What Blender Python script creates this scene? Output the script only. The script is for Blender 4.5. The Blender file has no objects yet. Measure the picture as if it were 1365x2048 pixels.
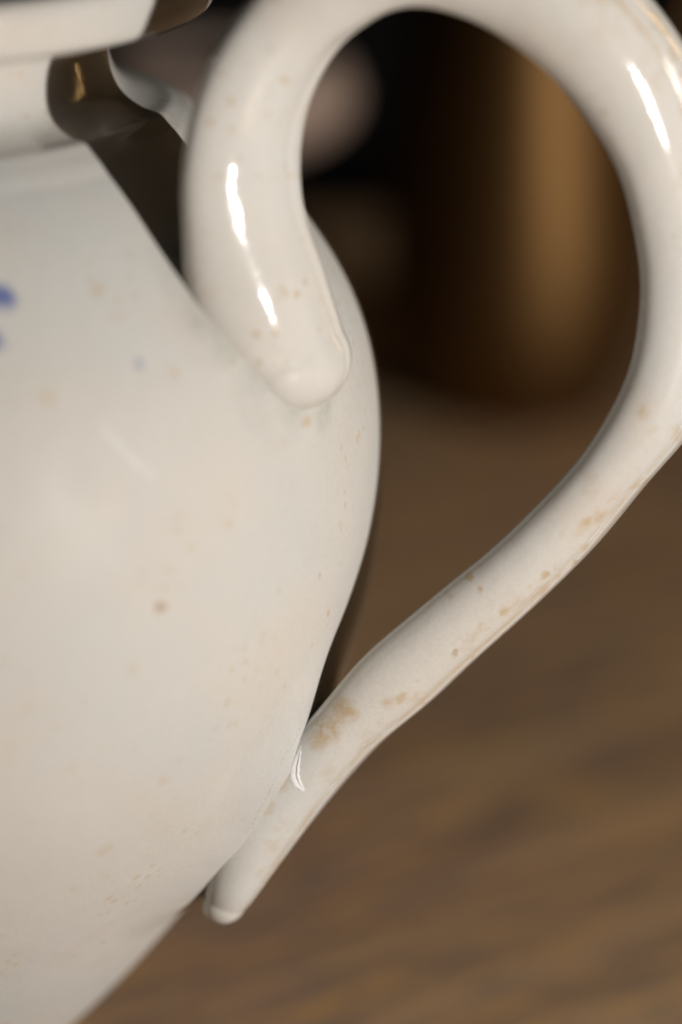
import bpy, bmesh, math, random
import numpy as np
from mathutils import Vector, Matrix
from mathutils.bvhtree import BVHTree

random.seed(4)
sc = bpy.context.scene
COL = sc.collection
R = math.radians

# ------------------------------------------------------------------ camera
cam_d = bpy.data.cameras.new("camera")
cam = bpy.data.objects.new("camera", cam_d)
COL.objects.link(cam)
cam.location = (0.09009, -0.47446, 0.15834)
cam.rotation_euler = (R(70), 0, 0)
cam_d.sensor_fit = 'VERTICAL'
cam_d.sensor_width = 24.0
cam_d.sensor_height = 36.0
cam_d.lens = 36.0 * 5341.9 / 2048.0
cam_d.clip_start = 0.01
cam_d.clip_end = 50
cam_d.dof.use_dof = True
cam_d.dof.focus_distance = 0.466
cam_d.dof.aperture_fstop = 4.0
cam_d.dof.aperture_blades = 0
sc.camera = cam

# ------------------------------------------------------------------ world + lamps
world = bpy.data.worlds.new("World")
sc.world = world
world.use_nodes = True
bg = world.node_tree.nodes["Background"]
bg.inputs[0].default_value = (1.0, 0.93, 0.84, 1)
bg.inputs[1].default_value = 0.009


def lamp(name, pos, target, size, power, color):
    d = bpy.data.lights.new(name, 'AREA')
    d.shape = 'RECTANGLE'
    d.size = size[0]
    d.size_y = size[1]
    d.energy = power
    d.color = color
    o = bpy.data.objects.new(name, d)
    COL.objects.link(o)
    o.location = pos
    o.rotation_euler = (Vector(target) - Vector(pos)).to_track_quat('-Z', 'Y').to_euler()
    return o


TARGET = Vector((0.075, -0.04, 0.0))


def around(az, el, dist):       # az: degrees to the right of the viewing side (-Y)
    a, e = R(az), R(el)
    return TARGET + dist * Vector((math.sin(a) * math.cos(e), -math.cos(a) * math.cos(e), math.sin(e)))


KEY = lamp("key_lamp", around(50, 8, 1.0), TARGET, (0.018, 0.085), 10.3, (1.0, 0.970, 0.935))

WARM = lamp("warm_lamp", (0.66, 0.46, 0.16), TARGET, (0.03, 0.42), 0.20, (1.0, 0.60, 0.22))

vs = sc.view_settings
vs.view_transform = 'Standard'
vs.look = 'None'
vs.exposure = 0
vs.gamma = 1
vs.use_curve_mapping = False
sc.cycles.use_denoising = True
sc.cycles.max_bounces = 6
sc.cycles.diffuse_bounces = 1

# ------------------------------------------------------------------ helpers


def mesh_object(name, verts, faces, material, parent=None, smooth=True):
    me = bpy.data.meshes.new(name)
    me.from_pydata([tuple(v) for v in verts], [], faces)
    me.update()
    if smooth:
        me.polygons.foreach_set("use_smooth", [True] * len(me.polygons))
    me.materials.append(material)
    o = bpy.data.objects.new(name, me)
    COL.objects.link(o)
    if parent:
        o.parent = parent
    return o


def empty(name, loc, label, cat):
    o = bpy.data.objects.new(name, None)
    COL.objects.link(o)
    o.empty_display_size = 0.02
    o.location = loc
    o["label"] = label
    o["category"] = cat
    return o


def cubic(x, y, q):
    x = np.asarray(x, float)
    y = np.asarray(y, float)
    n = len(x)
    h = np.diff(x)
    A = np.zeros((n, n))
    b = np.zeros(n)
    A[0, 0] = A[-1, -1] = 1
    for i in range(1, n - 1):
        A[i, i - 1] = h[i - 1]
        A[i, i] = 2 * (h[i - 1] + h[i])
        A[i, i + 1] = h[i]
        b[i] = 6 * ((y[i + 1] - y[i]) / h[i] - (y[i] - y[i - 1]) / h[i - 1])
    M = np.linalg.solve(A, b)
    i = np.clip(np.searchsorted(x, q) - 1, 0, n - 2)
    t = q - x[i]
    u = x[i + 1] - q
    return (M[i] * u**3 + M[i + 1] * t**3) / (6 * h[i]) + (y[i] / h[i] - M[i] * h[i] / 6) * u + (y[i + 1] / h[i] - M[i + 1] * h[i] / 6) * t


def smooth_line(pts, step):
    """arc-length spline through points, resampled at about `step`."""
    p = np.asarray(pts, float)
    s = np.concatenate([[0], np.cumsum(np.sqrt(np.linalg.norm(np.diff(p[:, :2], axis=0), axis=1)))])
    L = np.linalg.norm(np.diff(p[:, :2], axis=0), axis=1).sum()
    q = np.linspace(0, s[-1], max(8, int(L / step)))
    return np.stack([cubic(s, p[:, k], q) for k in range(p.shape[1])], -1)


def lathe(name, profile, angles, material, parent, closed=True):
    prof = np.asarray(profile)
    n, m = len(prof), len(angles)
    A = np.asarray(angles)
    X = prof[:, 0][:, None] * np.cos(A)[None]
    Y = prof[:, 0][:, None] * np.sin(A)[None]
    Z = np.repeat(prof[:, 1][:, None], m, 1)
    V = np.stack([X, Y, Z], -1).reshape(-1, 3)
    F = [(i * m + j, i * m + (j + 1) % m, (i + 1) * m + (j + 1) % m, (i + 1) * m + j) for i in range(n - 1) for j in range(m)]
    return V, F


class Nodes:
    def __init__(s, name):
        s.m = bpy.data.materials.new(name)
        s.m.use_nodes = True
        s.t = s.m.node_tree
        s.n = s.t.nodes
        s.p = s.n["Principled BSDF"]
        s.tc = s.n.new("ShaderNodeTexCoord")
        s.co = s.tc.outputs["Object"]

    def link(s, a, b):
        s.t.links.new(a, b)

    def noise(s, scale, detail=4, rough=0.55, vec=None, dist=0.0):
        k = s.n.new("ShaderNodeTexNoise")
        k.inputs["Scale"].default_value = scale
        k.inputs["Detail"].default_value = detail
        k.inputs["Roughness"].default_value = rough
        k.inputs["Distortion"].default_value = dist
        s.link(vec or s.co, k.inputs["Vector"])
        return k.outputs["Fac"]

    def ramp(s, fac, lo, hi, a=0.0, b=1.0):
        k = s.n.new("ShaderNodeMapRange")
        k.interpolation_type = 'SMOOTHSTEP'
        k.inputs["From Min"].default_value = lo
        k.inputs["From Max"].default_value = hi
        k.inputs["To Min"].default_value = a
        k.inputs["To Max"].default_value = b
        s.link(fac, k.inputs["Value"])
        return k.outputs["Result"]

    def math(s, op, a, b=None):
        k = s.n.new("ShaderNodeMath")
        k.operation = op
        for i, v in enumerate((a, b)):
            if v is None:
                continue
            if isinstance(v, (int, float)):
                k.inputs[i].default_value = v
            else:
                s.link(v, k.inputs[i])
        return k.outputs[0]

    def mix(s, fac, a, b):
        k = s.n.new("ShaderNodeMix")
        k.data_type = 'RGBA'
        for sock, v in ((k.inputs["Factor"], fac), (k.inputs["A"], a), (k.inputs["B"], b)):
            if isinstance(v, (int, float)):
                sock.default_value = v
            elif isinstance(v, tuple):
                sock.default_value = v + (1,)
            else:
                s.link(v, sock)
        return k.outputs["Result"]

    def spot(s, base, pos, radius, color, amount, wob, grain):
        d = s.n.new("ShaderNodeVectorMath")
        d.operation = 'DISTANCE'
        s.link(wob, d.inputs[0])
        d.inputs[1].default_value = pos
        f = s.ramp(d.outputs["Value"], radius * 0.25, radius, amount, 0.0)
        return s.mix(s.math('MULTIPLY', f, grain), base, color)

    def warped(s, scale, amp):
        k = s.n.new("ShaderNodeTexNoise")
        k.inputs["Scale"].default_value = scale
        s.link(s.co, k.inputs["Vector"])
        a = s.n.new("ShaderNodeVectorMath")
        a.operation = 'SUBTRACT'
        s.link(k.outputs["Color"], a.inputs[0])
        a.inputs[1].default_value = (0.5, 0.5, 0.5)
        b = s.n.new("ShaderNodeVectorMath")
        b.operation = 'SCALE'
        s.link(a.outputs[0], b.inputs[0])
        b.inputs["Scale"].default_value = amp
        c = s.n.new("ShaderNodeVectorMath")
        c.operation = 'ADD'
        s.link(s.co, c.inputs[0])
        s.link(b.outputs[0], c.inputs[1])
        return c.outputs[0]

    def bump(s, height, strength, dist):
        k = s.n.new("ShaderNodeBump")
        k.inputs["Strength"].default_value = strength
        k.inputs["Distance"].default_value = dist
        s.link(height, k.inputs["Height"])
        s.link(k.outputs["Normal"], s.p.inputs["Normal"])


TABLE_Z = -0.136
TAN = (0.50, 0.335, 0.15)
BROWN = (0.36, 0.23, 0.13)
BLUE = (0.065, 0.11, 0.32)
GREYB = (0.40, 0.36, 0.30)
POOL_SHADE = (0.40, 0.41, 0.35)                              # greenish pooled-glaze tint that also paints soft shade into the upper joint's crease


def ceramic(name, rough, spots, speck_amount, level=0.5, tone=1.0, pools=(), seams=False):
    k = Nodes(name)
    col = k.mix(k.ramp(k.noise(22, 3), 0.35, 0.68), (0.60 * tone, 0.568 * tone, 0.515 * tone), (0.565 * tone, 0.560 * tone, 0.528 * tone))
    col = k.mix(k.ramp(k.noise(48, 5), 0.48, 0.74, 0, 0.6), col, (0.61, 0.545, 0.475))
    col = k.mix(k.ramp(k.noise(150, 5, 0.6), 0.60, 0.78, 0, 0.30 * speck_amount), col, TAN)
    col = k.mix(k.ramp(k.noise(1500, 2, 0.7), 0.38, 0.66, 0, 0.30), col, (0.50 * tone, 0.472 * tone, 0.425 * tone))
    # iron specks: scattered, only inside noisy patches
    v = k.n.new("ShaderNodeTexVoronoi")
    v.inputs["Scale"].default_value = 330
    k.link(k.warped(500, 0.0016), v.inputs["Vector"])
    sp = k.ramp(v.outputs["Distance"], 0.10, 0.34, 1.0, 0.0)
    msk = k.ramp(k.noise(60, 3), 0.50, 0.64)
    col = k.mix(k.math('MULTIPLY', k.math('MULTIPLY', sp, msk), 0.85 * speck_amount), col, TAN)
    v2 = k.n.new("ShaderNodeTexVoronoi")
    v2.inputs["Scale"].default_value = 150
    k.link(k.warped(300, 0.002), v2.inputs["Vector"])
    sp2 = k.ramp(v2.outputs["Distance"], 0.03, 0.14, 1.0, 0.0)
    msk2 = k.ramp(k.noise(35, 2), 0.55, 0.62)
    col = k.mix(k.math('MULTIPLY', k.math('MULTIPLY', sp2, msk2), 0.5), col, GREYB)
    wob = k.warped(420, 0.0022)
    grain = k.ramp(k.noise(650, 4, 0.65), 0.30, 0.60, 0.35, 1.15)
    for pos, r, c, a in spots:
        col = k.spot(col, pos, r, c, a, wob, grain)
    if seams:                                          # old tea stain held in the mould line and along the outer edge
        for nm, amt, sc_, lo, hi in (("seam", 0.75, 130, 0.34, 0.62), ("outer_edge", 0.45, 210, 0.50, 0.70)):
            at_ = k.n.new("ShaderNodeAttribute")
            at_.attribute_name = nm
            f_ = k.math('MULTIPLY', at_.outputs["Fac"], k.ramp(k.noise(sc_, 5, 0.65), lo, hi))
            col = k.mix(k.math('MULTIPLY', f_, amt), col, TAN)
    k.link(col, k.p.inputs["Base Color"])
    k.p.inputs["IOR"].default_value = 1.5
    k.p.inputs["Specular IOR Level"].default_value = level
    rr = k.ramp(k.noise(90, 4), 0.3, 0.7, rough * 0.8, rough * 1.25)
    if pools:                                          # thick shiny glaze on the neck and pooled round the joints, worn satin elsewhere
        sep = k.n.new("ShaderNodeSeparateXYZ")
        k.link(k.co, sep.inputs[0])
        f = k.ramp(sep.outputs["Z"], 0.0605 - TABLE_Z, 0.0635 - TABLE_Z)
        for pos, r in pools:
            d = k.n.new("ShaderNodeVectorMath")
            d.operation = 'DISTANCE'
            k.link(wob, d.inputs[0])
            d.inputs[1].default_value = pos
            f = k.math('MAXIMUM', f, k.ramp(d.outputs["Value"], r * 0.6, r, 1.0, 0.0))
        mr = k.n.new("ShaderNodeMapRange")
        k.link(f, mr.inputs["Value"])
        k.link(rr, mr.inputs["To Min"])
        mr.inputs["To Max"].default_value = 0.12
        rr = mr.outputs["Result"]
        k.link(k.ramp(f, 0, 1, level, 0.5), k.p.inputs["Specular IOR Level"])
    k.link(rr, k.p.inputs["Roughness"])
    h = k.math('ADD', k.noise(55, 2), k.math('MULTIPLY', k.noise(300, 3), 0.22))
    k.bump(h, 0.28, 0.0012)
    return k.m


# ------------------------------------------------------------------ table and backdrop
w = Nodes("aged_wood")
mp = w.n.new("ShaderNodeMapping")
mp.vector_type = 'TEXTURE'
mp.inputs["Rotation"].default_value = (0, 0, R(34))
mp.inputs["Scale"].default_value = (1 / 5.5, 1 / 32, 1 / 5)
w.link(w.co, mp.inputs["Vector"])
g1 = w.noise(1.6, 6, 0.6, mp.outputs["Vector"], 0.6)
g2 = w.noise(7.0, 5, 0.6, mp.outputs["Vector"], 0.3)
g3 = w.noise(4.0, 3, 0.5)
wc = w.mix(w.ramp(g1, 0.32, 0.66), (0.36, 0.228, 0.138), (0.64, 0.405, 0.215))
wc = w.mix(w.ramp(g3, 0.45, 0.66, 0, 0.55), wc, (0.49, 0.280, 0.200))
wc = w.mix(w.ramp(g2, 0.50, 0.66, 0, 0.75), wc, (0.76, 0.43, 0.17))
wc = w.mix(w.ramp(g2, 0.34, 0.48, 0.7, 0), wc, (0.27, 0.210, 0.168))
w.link(wc, w.p.inputs["Base Color"])
w.p.inputs["Roughness"].default_value = 0.55
w.bump(g1, 0.3, 0.002)


def box(name, lo, hi, mat):
    bm = bmesh.new()
    bmesh.ops.create_cube(bm, size=1)
    for v_ in bm.verts:
        for i in range(3):
            v_.co[i] = lo[i] if v_.co[i] < 0 else hi[i]
    bmesh.ops.bevel(bm, geom=list(bm.edges), offset=0.004, segments=3, profile=0.5, affect='EDGES')
    me = bpy.data.meshes.new(name)
    bm.to_mesh(me)
    bm.free()
    me.materials.append(mat)
    o = bpy.data.objects.new(name, me)
    COL.objects.link(o)
    return o


tab = box("table_top", (-1.0, -0.62, TABLE_Z - 0.03), (1.3, 0.74, TABLE_Z), w.m)
tab["kind"] = "structure"
tab["label"] = "worn brown wooden table top, blurred behind the pitcher"

bk = Nodes("dark_wall")
bk.link(bk.mix(bk.noise(3), (0.006, 0.005, 0.0045), (0.012, 0.009, 0.007)), bk.p.inputs["Base Color"])
bk.p.inputs["Roughness"].default_value = 0.9
wall = box("backdrop", (-2.6, 1.9, -1.0), (2.6, 1.94, 1.6), bk.m)
wall["kind"] = "structure"

# ------------------------------------------------------------------ pitcher
PHI = R(-4)                                           # the handle's own upright plane, nearly square to the viewer
ROOT = 0.090 * np.array([math.cos(R(27.0)), -math.sin(R(27.0)), 0.0])
RHO = np.array([math.cos(PHI), -math.sin(PHI), 0.0])
ZUP = np.array([0, 0, 1.0])

KZ = np.array([-118, -105, -90, -75, -60, -45, -30, -15, 0, 15, 30, 45, 60, 72, 85]) * 1e-3
KR = np.array([38.40, 50.00, 61.60, 72.10, 81.68, 89.56, 94.87, 97.53, 98.07, 96.37, 91.24, 80.98, 65.47, 44.95, 19.37]) * 1e-3

foot = [(0.0, -0.1318), (0.022, -0.1318), (0.0255, -0.1345), (0.0265, -0.1360), (0.0295, -0.1360), (0.0304, -0.1350), (0.0305, -0.1335)]
zz = np.linspace(-0.1180, 0.0600, 250)
low = [(0.0306, -0.1310), (0.0311, -0.1288), (0.0328, -0.1252), (0.0354, -0.1215)]
wallp = [(float(r), float(z)) for r, z in zip(cubic(KZ, KR, zz), zz)]
neck = smooth_line([(0.0655, 0.0600), (0.0634, 0.0617), (0.0612, 0.0632), (0.0597, 0.0641), (0.0576, 0.0644), (0.0552, 0.0649), (0.0514, 0.0668),
                    (0.0492, 0.0700), (0.0484, 0.0738), (0.0490, 0.0770), (0.0522, 0.0792), (0.0590, 0.0803), (0.0650, 0.0806),
                    (0.0674, 0.0820), (0.0680, 0.0850), (0.0682, 0.0872), (0.0676, 0.0893), (0.0660, 0.0903), (0.0640, 0.0902), (0.0622, 0.0890)], 0.00045)
inner = smooth_line([(0.0622, 0.0890), (0.0580, 0.0862), (0.0490, 0.0825), (0.0425, 0.0770), (0.0422, 0.0710), (0.0460, 0.0640), (0.0600, 0.0580), (0.076, 0.045), (0.0865, 0.030),
                     (0.0935, 0.0), (0.0900, -0.030), (0.0770, -0.060), (0.0550, -0.090), (0.0320, -0.112), (0.015, -0.118), (0.0, -0.1185)], 0.006)
footp = foot + low
profile = footp + wallp + [tuple(p) for p in neck[1:]] + [tuple(p) for p in inner[1:]]

fine = np.radians(np.arange(-135, 50, 0.32))
coarse = np.radians(np.arange(50, 225, 2.5))
angles = np.concatenate([fine, coarse])
BV, BF = lathe("body", profile, angles, None, None)


def body_r(z):
    return cubic(KZ, KR, np.clip(z, -0.118, 0.066))


# handle: centre line in its own plane: distance from the root line, height, half depth (in plane), half width (mm), turn of the section (degrees), shift towards the viewer, reach of its back
HP = np.array([
    (2.7, 29.2, 7.8, 10.6, -24, 3.0, 1.00),
    (0.3, 33.1, 8.9, 11.2, -26, 3.4, 1.00),
    (-3.7, 40.6, 10.5, 11.4, -29, 3.6, 1.00),
    (-5.8, 49.0, 9.9, 11.0, -32, 3.2, 1.00),
    (-6.9, 57.8, 9.2, 10.4, -34, 2.6, 1.10),
    (-6.7, 65.9, 8.7, 9.9, -34, 1.8, 1.25),
    (-4.8, 73.5, 8.4, 9.4, -33, 1.0, 1.35),
    (-1.4, 80.3, 8.1, 8.9, -32, 0.4, 1.35),
    (3.0, 85.9, 8.1, 8.6, -31, 0.0, 1.35),
    (8.3, 90.6, 8.3, 8.5, -30, 0.0, 1.35),
    (21.8, 95.9, 8.1, 8.6, -28, 0.0, 1.35),
    (34.4, 93.6, 8.4, 8.6, -28, 0.0, 1.35),
    (44.8, 88.6, 9.1, 8.6, -28, 0.0, 1.35),
    (53.6, 80.7, 9.4, 8.6, -28, 0.0, 1.35),
    (60.2, 71.7, 9.0, 8.6, -28, 0.0, 1.35),
    (64.9, 61.7, 8.3, 8.6, -28, 0.0, 1.35),
    (68.2, 50.1, 8.3, 8.6, -28, 0.0, 1.35),
    (69.4, 38.8, 8.3, 8.6, -28, 0.0, 1.35),
    (68.4, 27.8, 8.3, 8.6, -28, 0.0, 1.35),
    (65.1, 18.0, 7.9, 8.6, -28, 0.0, 1.35),
    (58.6, 8.3, 6.8, 8.6, -28, 0.0, 1.35),
    (49.9, -2.7, 7.0, 8.6, -28, 0.0, 1.35),
    (40.8, -12.2, 7.3, 8.6, -28, 0.0, 1.35),
    (31.6, -20.5, 7.6, 8.6, -28, 0.0, 1.35),
    (22.6, -28.9, 7.9, 8.6, -28, 0.0, 1.35),
    (15.7, -35.8, 7.4, 8.4, -28, 0.0, 1.10),
    (8.2, -44.2, 6.7, 8.2, -28, 0.0, 1.00),
    (1.0, -51.3, 8.1, 8.0, -22, 0.0, 1.00),
    (-5.0, -60.8, 7.0, 7.6, -14, 0.0, 1.00),
    (-9.4, -70.1, 5.1, 6.4, -6, 0.0, 1.00),
    (-11.1, -74.1, 3.9, 4.8, -2, 0.0, 1.00),
]) * 1e-3
line = smooth_line(HP, 0.0007)
gk = np.exp(-0.5 * (np.arange(-14, 15) / 5.5)**2)
gk /= gk.sum()
sm_ = np.stack([np.convolve(np.pad(line[:, c_], 14, mode='edge'), gk, 'valid') for c_ in range(line.shape[1])], -1)
fade = np.clip(np.minimum(np.arange(len(line)), np.arange(len(line))[::-1]) / 16.0, 0, 1)[:, None]
line = line * (1 - fade) + sm_ * fade
TURN = np.radians(line[:, 4] * 1e3)
tan = np.gradient(line[:, :2], axis=0)
tan /= np.linalg.norm(tan, axis=1)[:, None]
# the turned section already reaches sideways, so its half depth shrinks to keep the handle's outline
line[:, 2] = np.sqrt(np.maximum(line[:, 2]**2 - (line[:, 3] * np.sin(TURN) * tan[:, 1])**2, 0.0030**2))
# section, one unit = half depth / half width; first column out of the ring, second towards the viewer side
front = [(-1.0, 0.0), (-1.0, 0.20), (-0.985, 0.38), (-0.955, 0.50), (-0.90, 0.60), (-0.82, 0.69), (-0.70, 0.79), (-0.50, 0.90), (-0.27, 0.97), (0.0, 1.0), (0.28, 0.97),
         (0.50, 0.89), (0.68, 0.77), (0.77, 0.68), (0.815, 0.60), (0.838, 0.51), (0.865, 0.445), (0.90, 0.435), (0.94, 0.435), (0.975, 0.35), (0.995, 0.2), (1.0, 0.0)]
back = [(1.0, 0.0), (0.985, -0.25), (0.93, -0.5), (0.80, -0.72), (0.5, -0.91), (0.0, -1.0), (-0.5, -0.9), (-0.78, -0.70), (-0.91, -0.50), (-0.955, -0.38), (-0.962, -0.30),
        (-0.955, -0.24), (-0.955, -0.17), (-0.985, -0.10), (-1.0, 0.0)]
sect = np.concatenate([smooth_line(front, 0.028), smooth_line(back, 0.028)[1:-1]])
M = len(sect)
tan = np.gradient(line[:, :2], axis=0)
tan /= np.linalg.norm(tan, axis=1)[:, None]
OUT = np.stack([-tan[:, 1], tan[:, 0]], -1)          # travel goes up-over-down, so this side is out of the ring
rings = []


def ring(c, o, a, b, turn, fwd, reach):
    cen = ROOT + c[0] * RHO + c[1] * ZUP
    o3 = o[0] * RHO + o[1] * ZUP
    cen = cen + np.array([0.0, -fwd, 0.0])
    wide = np.where(sect[:, 1:] < 0, sect[:, 1:] * reach, sect[:, 1:])
    return cen[None] + sect[:, :1] * a * o3[None] + wide * b * np.array([[math.sin(turn), -math.cos(turn), 0.0]])


caps = 14
for j in range(caps, 0, -1):                          # rounded lower lip of the upper end
    u = j / caps * 0.985
    s_ = math.sqrt(1 - u**2.1)
    rings.append(ring(line[0, :2] - tan[0] * u * 0.0092, OUT[0], line[0, 2] * s_, line[0, 3] * s_, TURN[0], line[0, 5], line[0, 6] * 1e3))
for i in range(len(line)):
    wv = 1 + 0.012 * math.sin(i * 0.09) + 0.008 * math.sin(i * 0.23 + 1)
    rings.append(ring(line[i, :2], OUT[i], line[i, 2] * wv, line[i, 3], TURN[i], line[i, 5], line[i, 6] * 1e3))
for j in range(1, caps + 1):
    u = j / caps * 0.985
    s_ = math.sqrt(1 - u**2.2)
    rings.append(ring(line[-1, :2] + tan[-1] * u * 0.0045, OUT[-1], line[-1, 2] * s_, line[-1, 3] * s_, TURN[-1], line[-1, 5], line[-1, 6] * 1e3))
HV = np.concatenate(rings)
HF = [(i * M + j, (i + 1) * M + j, (i + 1) * M + (j + 1) % M, i * M + (j + 1) % M) for i in range(len(rings) - 1) for j in range(M)]
n0 = len(HV)
HV = np.concatenate([HV, rings[0].mean(0)[None], rings[-1].mean(0)[None]])
HF += [(n0, j, (j + 1) % M) for j in range(M)]
HF += [(n0 + 1, (len(rings) - 1) * M + (j + 1) % M, (len(rings) - 1) * M + j) for j in range(M)]


def normals(V, F):
    me = bpy.data.meshes.new("tmp")
    me.from_pydata(V.tolist(), [], F)
    me.update()
    n = np.zeros(len(V) * 3)
    me.vertices.foreach_get("normal", n)
    bpy.data.meshes.remove(me)
    return n.reshape(-1, 3)


# soft clay joint where the handle meets the wall
KJ = 0.0068
hn = normals(HV, HF)
cen = np.concatenate([np.repeat(r.mean(0)[None], M, 0) for r in rings] + [HV[-2:]])
if ((HV - cen) * hn).sum() < 0:
    hn = -hn
    HF = [tuple(reversed(f)) for f in HF]
bvh = BVHTree.FromPolygons(HV.tolist(), HF)
rad = np.hypot(HV[:, 0], HV[:, 1])
dz = 1e-3
slope = (body_r(HV[:, 2] + dz) - body_r(HV[:, 2] - dz)) / (2 * dz)
db = (rad - body_r(HV[:, 2])) / np.sqrt(1 + slope**2)
push = np.where(np.abs(db) < KJ, (KJ - np.abs(db))**2 / (4 * KJ), 0)
HV2 = HV + hn * push[:, None] * 0.2
bn = normals(BV, BF)
br = np.hypot(BV[:, 0], BV[:, 1])
ang = np.arctan2(BV[:, 1], BV[:, 0])
outer_rows = (len(footp) + len(wallp)) * len(angles)
sel = np.where((ang > R(-75)) & (ang < R(20)) & (np.arange(len(BV)) < outer_rows))[0]
radial = np.stack([BV[:, 0], BV[:, 1], 0 * br], -1)
flip = -1 if (radial[sel] * bn[sel]).sum() < 0 else 1
if flip < 0:
    BF = [tuple(reversed(f)) for f in BF]
for i in sel:
    zt = BV[i, 2]
    kj = KJ
    if zt < 0:                                         # a thicker pad of clay under the tail of the handle
        up = min(1.0, max(0.0, (-0.022 - zt) / 0.026))
        dn = min(1.0, max(0.0, (zt + 0.108) / 0.040))
        kj = 0.0075 + 0.0115 * (up * up * (3 - 2 * up)) * (dn * dn * (3 - 2 * dn))
    hit = bvh.find_nearest(Vector(BV[i]), kj * 1.01)
    if hit[0] is not None and hit[3] < kj:
        BV[i] += flip * bn[i] * (kj - hit[3])**2 / (4 * kj)

body_spots = [
    ((0.0371, -0.0702, 0.0469), 0.0034, BLUE, 0.9), ((0.0355, -0.0757, 0.0415), 0.0032, BLUE, 0.85), ((0.0579, -0.0668, 0.0349), 0.0013, BLUE, 0.45),
    ((0.0610, -0.0769, -0.0027), 0.0016, BROWN, 1.0), ((0.0508, -0.0621, 0.0459), 0.0017, TAN, 0.35), ((0.0634, -0.0636, 0.0326), 0.0013, TAN, 0.4),
    ((0.0444, -0.0778, 0.0329), 0.0026, TAN, 0.25), ((0.0686, -0.0519, 0.0385), 0.0013, BROWN, 0.7), ((0.0734, -0.0522, 0.0322), 0.0024, TAN, 0.75),
    ((0.0799, -0.0496, 0.0236), 0.0028, TAN, 0.75), ((0.0836, -0.0461, 0.0189), 0.0022, TAN, 0.75), ((0.0565, -0.0798, -0.0123), 0.002, TAN, 0.2),
    ((0.0907, -0.0369, 0.0027), 0.0009, TAN, 0.5), ((0.0851, -0.0456, -0.0224), 0.0008, TAN, 0.6),
    ((0.0719, -0.0659, 0.0074), 0.0011, TAN, 0.4), ((0.0798, -0.0570, -0.0076), 0.0009, TAN, 0.4), ((0.0864, -0.0462, -0.0091), 0.0009, TAN, 0.6), ((0.0929, -0.0287, 0.0096), 0.0010, TAN, 0.6),
    ((0.0877, -0.0418, -0.0183), 0.0008, TAN, 0.7), ((0.0606, -0.0704, -0.0364), 0.0018, TAN, 0.3), ((0.0504, -0.0720, -0.0486), 0.0022, TAN, 0.3), ((0.0709, -0.0412, -0.0594), 0.0012, TAN, 0.6)]
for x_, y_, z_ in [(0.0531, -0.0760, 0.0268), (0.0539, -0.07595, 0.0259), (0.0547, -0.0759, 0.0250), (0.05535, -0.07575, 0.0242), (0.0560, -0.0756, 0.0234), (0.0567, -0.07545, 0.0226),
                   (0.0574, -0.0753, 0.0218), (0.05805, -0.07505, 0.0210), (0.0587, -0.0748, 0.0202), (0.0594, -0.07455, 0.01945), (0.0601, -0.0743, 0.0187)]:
    body_spots.append(((x_, y_, z_), 0.0009, (0.72, 0.70, 0.68), 0.55))          # a scratch, with the faint highlight along it painted in as pale dots
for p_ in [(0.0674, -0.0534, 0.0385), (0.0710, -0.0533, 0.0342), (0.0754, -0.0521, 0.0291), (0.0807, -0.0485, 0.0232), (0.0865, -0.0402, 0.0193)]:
    body_spots.append((p_, 0.0058, POOL_SHADE, 0.55))
handle_spots = [
    ((0.0701, -0.0476, 0.0437), 0.0028, TAN, 0.5), ((0.0758, -0.0472, 0.0346), 0.0022, TAN, 0.4), ((0.0770, -0.0471, 0.0324), 0.0022, TAN, 0.4),
    ((0.0686, -0.0477, 0.0522), 0.0026, TAN, 0.3), ((0.1412, -0.0426, 0.0196), 0.0022, TAN, 0.65), ((0.1426, -0.0425, 0.0164), 0.0018, TAN, 0.5),
    ((0.1320, -0.0433, -0.0001), 0.0019, TAN, 0.55), ((0.1350, -0.0430, 0.0003), 0.0026, TAN, 0.4), ((0.1254, -0.0437, -0.0100), 0.0015, TAN, 0.6),
    ((0.1212, -0.0440, -0.0160), 0.0024, TAN, 0.35), ((0.1185, -0.0442, -0.0164), 0.0016, TAN, 0.6), ((0.1142, -0.0445, -0.0186), 0.0014, TAN, 0.5),
    ((0.1099, -0.0448, -0.0241), 0.0013, BROWN, 0.7), ((0.1004, -0.0455, -0.0319), 0.0022, TAN, 0.5), ((0.0978, -0.0456, -0.0328), 0.0022, TAN, 0.45),
    ((0.0907, -0.0461, -0.0345), 0.0038, TAN, 0.65), ((0.0877, -0.0464, -0.0378), 0.0036, TAN, 0.65), ((0.0863, -0.0464, -0.0406), 0.0026, TAN, 0.6),
    ((0.0793, -0.0469, -0.0477), 0.0030, TAN, 0.5), ((0.0770, -0.0471, -0.0525), 0.0024, TAN, 0.5), ((0.0969, -0.0457, -0.0366), 0.0010, TAN, 0.7)]

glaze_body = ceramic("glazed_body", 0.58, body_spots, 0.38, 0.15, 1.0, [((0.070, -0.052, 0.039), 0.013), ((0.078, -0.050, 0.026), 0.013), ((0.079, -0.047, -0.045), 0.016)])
glaze_handle = ceramic("glazed_handle", 0.10, handle_spots, 0.8, 0.5, 1.13, seams=True)

pit = empty("pitcher", (0, 0, TABLE_Z), "glossy cream ceramic pitcher with a looped handle and brown specks, standing on the table", "pitcher")


def local(V):
    return np.asarray(V) - np.array([0, 0, TABLE_Z])


def shift_spots(mat):
    for nd in mat.node_tree.nodes:
        if nd.bl_idname == "ShaderNodeVectorMath" and nd.operation == 'DISTANCE':
            nd.inputs[1].default_value[2] -= TABLE_Z


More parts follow.
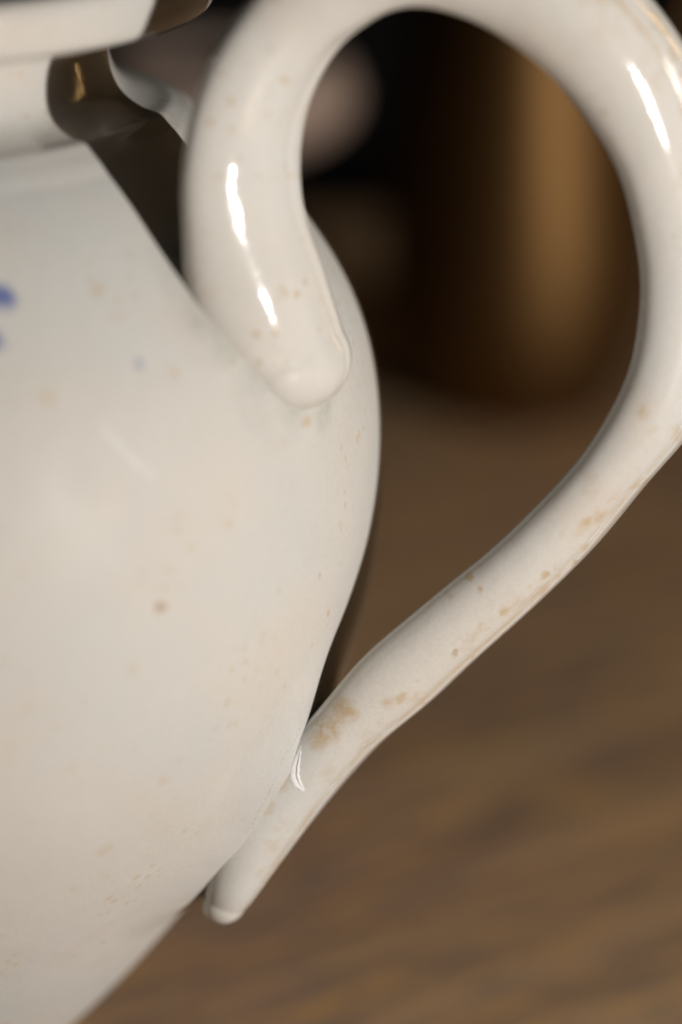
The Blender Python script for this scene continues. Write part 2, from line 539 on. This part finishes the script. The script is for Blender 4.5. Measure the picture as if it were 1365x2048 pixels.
shift_spots(glaze_body)
shift_spots(glaze_handle)
MA = len(angles)
pr = np.array(profile)
n_wall = len(footp) + len(wallp)
k_neck = n_wall + int(np.argmax(neck[1:, 0] < 0.0597))                       # the ledge where the neck starts
k_rim = k_neck + int(np.argmax((pr[k_neck:, 1] > 0.0797) & (pr[k_neck:, 0] > 0.0575)))   # underside of the rim
k_in = n_wall + len(neck) + 2                                               # inside of the mouth


def rows_mesh(name, spans):
    keep = sorted({r_ for a_, b_ in spans for r_ in range(a_, b_ + 1)})
    idx = {r_: n_ for n_, r_ in enumerate(keep)}
    V_ = np.concatenate([BV[r_ * MA:(r_ + 1) * MA] for r_ in keep])
    F_ = []
    for a_, b_ in spans:
        for r_ in range(a_, b_):
            for j in range(MA):
                q = BF[r_ * MA + j]
                F_.append(tuple(idx[v // MA] * MA + v % MA for v in q))
    return mesh_object(name, local(V_), F_, glaze_body, pit)


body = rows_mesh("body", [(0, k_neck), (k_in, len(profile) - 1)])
rows_mesh("neck", [(k_neck, k_rim)])
rows_mesh("rim", [(k_rim, k_in)])
handle = mesh_object("handle", local(HV2), HF, glaze_handle, pit)

seam = np.exp(-((sect[:, 0] - 0.862)**2 + (sect[:, 1] - 0.47)**2) / 0.0022)
edge = np.clip((sect[:, 0] - 0.1) / 0.7, 0, 1) * (sect[:, 1] > -0.2)
att = handle.data.attributes.new("seam", 'FLOAT', 'POINT')
att.data.foreach_set("value", np.concatenate([np.tile(seam, len(rings)), [0, 0]]))
att = handle.data.attributes.new("outer_edge", 'FLOAT', 'POINT')
att.data.foreach_set("value", np.concatenate([np.tile(edge, len(rings)), [0, 0]]))

bvh_h = BVHTree.FromPolygons(HV2.tolist(), HF)
bvh_b = BVHTree.FromPolygons(BV.tolist(), BF)


def on_surface(p):
    """outermost of body and handle seen along the handle plane's normal."""
    d = Vector((0.0, -0.93, 0.36)).normalized()
    o = Vector(p) + d * 0.05
    best = None
    for b in (bvh_h, bvh_b):
        h = b.ray_cast(o, -d, 0.12)
        if h[0] is not None and (best is None or h[3] < best[3]):
            best = h
    return best


# hairline crack beside the lower joint: a row of dark pits
crack_pts = [(0.0831, -0.0447, -0.0371), (0.0819, -0.0447, -0.0409), (0.0801, -0.0449, -0.0438), (0.079, -0.0449, -0.0467), (0.0779, -0.045, -0.0496), (0.0765, -0.0451, -0.0522), (0.0752, -0.0452, -0.0549), (0.0742, -0.0453, -0.0569)]
dirt = Nodes("crack_dirt")
dirt.p.inputs["Base Color"].default_value = (0.10, 0.085, 0.06, 1)
dirt.p.inputs["Roughness"].default_value = 0.8
cv, cf = [], []
cp = smooth_line(np.array([(p[2], p[0], p[1]) for p in crack_pts])[::-1], 0.00033)
for i, (z_, x_, y_) in enumerate(cp):
    if random.random() < 0.22:
        continue
    h = on_surface((x_ + random.gauss(0, 0.00006), y_, z_))
    if h is None:
        continue
    n_ = h[1].normalized()
    if n_.y > 0:
        n_ = -n_
    t1 = Vector((-0.35, -0.2, -0.9))
    t1 = (t1 - n_ * t1.dot(n_)).normalized()
    t2 = n_.cross(t1)
    r_ = random.uniform(0.00005, 0.00012)
    l_ = r_ * random.uniform(1.0, 2.2)
    b0 = len(cv)
    for k in range(8):
        a_ = k * math.pi / 4
        cv.append(h[0] + t1 * l_ * math.cos(a_) + t2 * r_ * math.sin(a_) - n_ * 0.00002)
    cv.append(h[0] + n_ * 0.00003)
    cf += [(b0 + k, b0 + (k + 1) % 8, b0 + 8) for k in range(8)]
mesh_object("crack", local([tuple(v) for v in cv]), cf, dirt.m, pit)

# small torn fold of white clay at the lower joint
chip_pts = [(0.0831, -0.0457, -0.0415), (0.0823, -0.0457, -0.0444), (0.0819, -0.0458, -0.0471), (0.0825, -0.0457, -0.0489), (0.0836, -0.0456, -0.0503)]
clay = Nodes("bare_white_clay")
clay.link(clay.mix(clay.noise(900, 4), (0.80, 0.79, 0.77), (0.88, 0.87, 0.85)), clay.p.inputs["Base Color"])
clay.p.inputs["Roughness"].default_value = 0.5
clay.bump(clay.noise(1500, 4), 0.5, 0.0003)
pv, pf = [], []
pp = smooth_line(np.array([(p[2], p[0], p[1]) for p in chip_pts])[::-1], 0.0004)
npp = len(pp)
shape = [(-1.6, -0.10), (-1.15, 0.12), (-0.85, 0.22), (-0.50, 0.22), (0.05, 0.09), (0.28, 0.03), (0.38, 0.06), (0.52, 0.24), (0.66, 0.25), (0.95, 0.10), (1.3, -0.10)]
K = len(shape)
last = None
for i, (z_, x_, y_) in enumerate(pp):
    h = on_surface((x_, y_, z_))
    if h is None:
        continue
    n_ = h[1].normalized()
    if n_.y > 0:
        n_ = -n_
    u = i / (npp - 1)
    wd = (0.00072 + 0.00006 * math.sin(i * 1.7)) * math.sin(math.pi * (0.02 + 0.96 * u)**0.8) + 0.00003
    j0, j1 = max(i - 1, 0), min(i + 1, npp - 1)
    t1 = Vector((pp[j1][1] - pp[j0][1], 0, pp[j1][0] - pp[j0][0])).normalized()
    t1 = (t1 - n_ * t1.dot(n_)).normalized()
    t2 = t1.cross(n_)                                   # to the right of the fold
    if t2.x < 0:
        t2 = -t2
    b0 = len(pv)
    for (p_, q_) in shape:
        pv.append(h[0] + t2 * wd * p_ + n_ * wd * q_)
    if last is not None:
        pf += [(last + k, last + k + 1, b0 + k + 1, b0 + k) for k in range(K - 1)]
    last = b0
ch = mesh_object("clay_fold", local([tuple(v) for v in pv]), pf, clay.m, pit)
ch["label"] = "small torn white fold of clay at the lower handle joint"

# ------------------------------------------------------------------ blurred jug behind the handle
ring_a = np.radians(np.arange(0, 360, 3.0))
jm = Nodes("amber_glaze")
jc = jm.mix(jm.ramp(jm.noise(9, 3), 0.35, 0.7), (0.115, 0.062, 0.023), (0.170, 0.093, 0.035))
jm.link(jc, jm.p.inputs["Base Color"])
jm.p.inputs["Metallic"].default_value = 1.0
jm.p.inputs["Roughness"].default_value = 0.5
jug = empty("jug", (0.153, 0.450, TABLE_Z), "dark amber-brown jug with a golden sheen, out of focus behind the handle loop", "jug")
jp = smooth_line([(0.0, 0.004), (0.026, 0.003), (0.031, 0.0), (0.034, 0.002), (0.0375, 0.008), (0.0425, 0.020), (0.0462, 0.036), (0.0475, 0.054), (0.0465, 0.075),
                  (0.0440, 0.098), (0.0408, 0.122), (0.0372, 0.146), (0.0335, 0.168), (0.0305, 0.188), (0.029, 0.206), (0.029, 0.224), (0.031, 0.242), (0.036, 0.260), (0.039, 0.265), (0.037, 0.267), (0.028, 0.25), (0.026, 0.22)], 0.004)
V, F = lathe("jug", jp, ring_a, None, None)
mesh_object("body", V, F, jm.m, jug)
hv, hf = [], []
cl = smooth_line([(0.032, 0.246), (0.060, 0.258), (0.088, 0.240), (0.096, 0.195), (0.080, 0.140), (0.044, 0.092)], 0.006)
tg = np.gradient(cl, axis=0)
tg /= np.linalg.norm(tg, axis=1)[:, None]
for i, c in enumerate(cl):
    nn = np.array([-tg[i, 1], tg[i, 0]])
    for k in range(12):
        a_ = k * math.pi / 6
        d2 = c + nn * 0.006 * math.cos(a_)
        hv.append((d2[0] * 0.85, d2[0] * 0.53 + 0.010 * math.sin(a_), d2[1]))
    if i:
        hf += [((i - 1) * 12 + k, (i - 1) * 12 + (k + 1) % 12, i * 12 + (k + 1) % 12, i * 12 + k) for k in range(12)]
mesh_object("handle", hv, hf, jm.m, jug)

# ------------------------------------------------------------------ blurred pale footed bowl
pm = Nodes("pale_pink_glaze")
pm.link(pm.mix(pm.noise(30), (0.28, 0.205, 0.165), (0.35, 0.265, 0.215)), pm.p.inputs["Base Color"])
pm.p.inputs["Roughness"].default_value = 0.4
bowl = empty("footed_bowl", (0.053, 0.371, TABLE_Z + 0.0), "pale pinkish rounded bowl, blurred between the pitcher's shoulder and handle", "bowl")
bp = smooth_line([(0.0, 0.003), (0.026, 0.003), (0.030, 0.0), (0.032, 0.003), (0.024, 0.010), (0.011, 0.020), (0.009, 0.045), (0.010, 0.093), (0.020, 0.108), (0.034, 0.115),
                  (0.041, 0.123), (0.042, 0.129), (0.040, 0.136), (0.036, 0.141), (0.033, 0.141), (0.037, 0.136), (0.038, 0.129), (0.036, 0.124), (0.028, 0.119), (0.0, 0.115)], 0.002)
V, F = lathe("bowl", bp, ring_a, None, None)
mesh_object("bowl", V, F, pm.m, bowl)
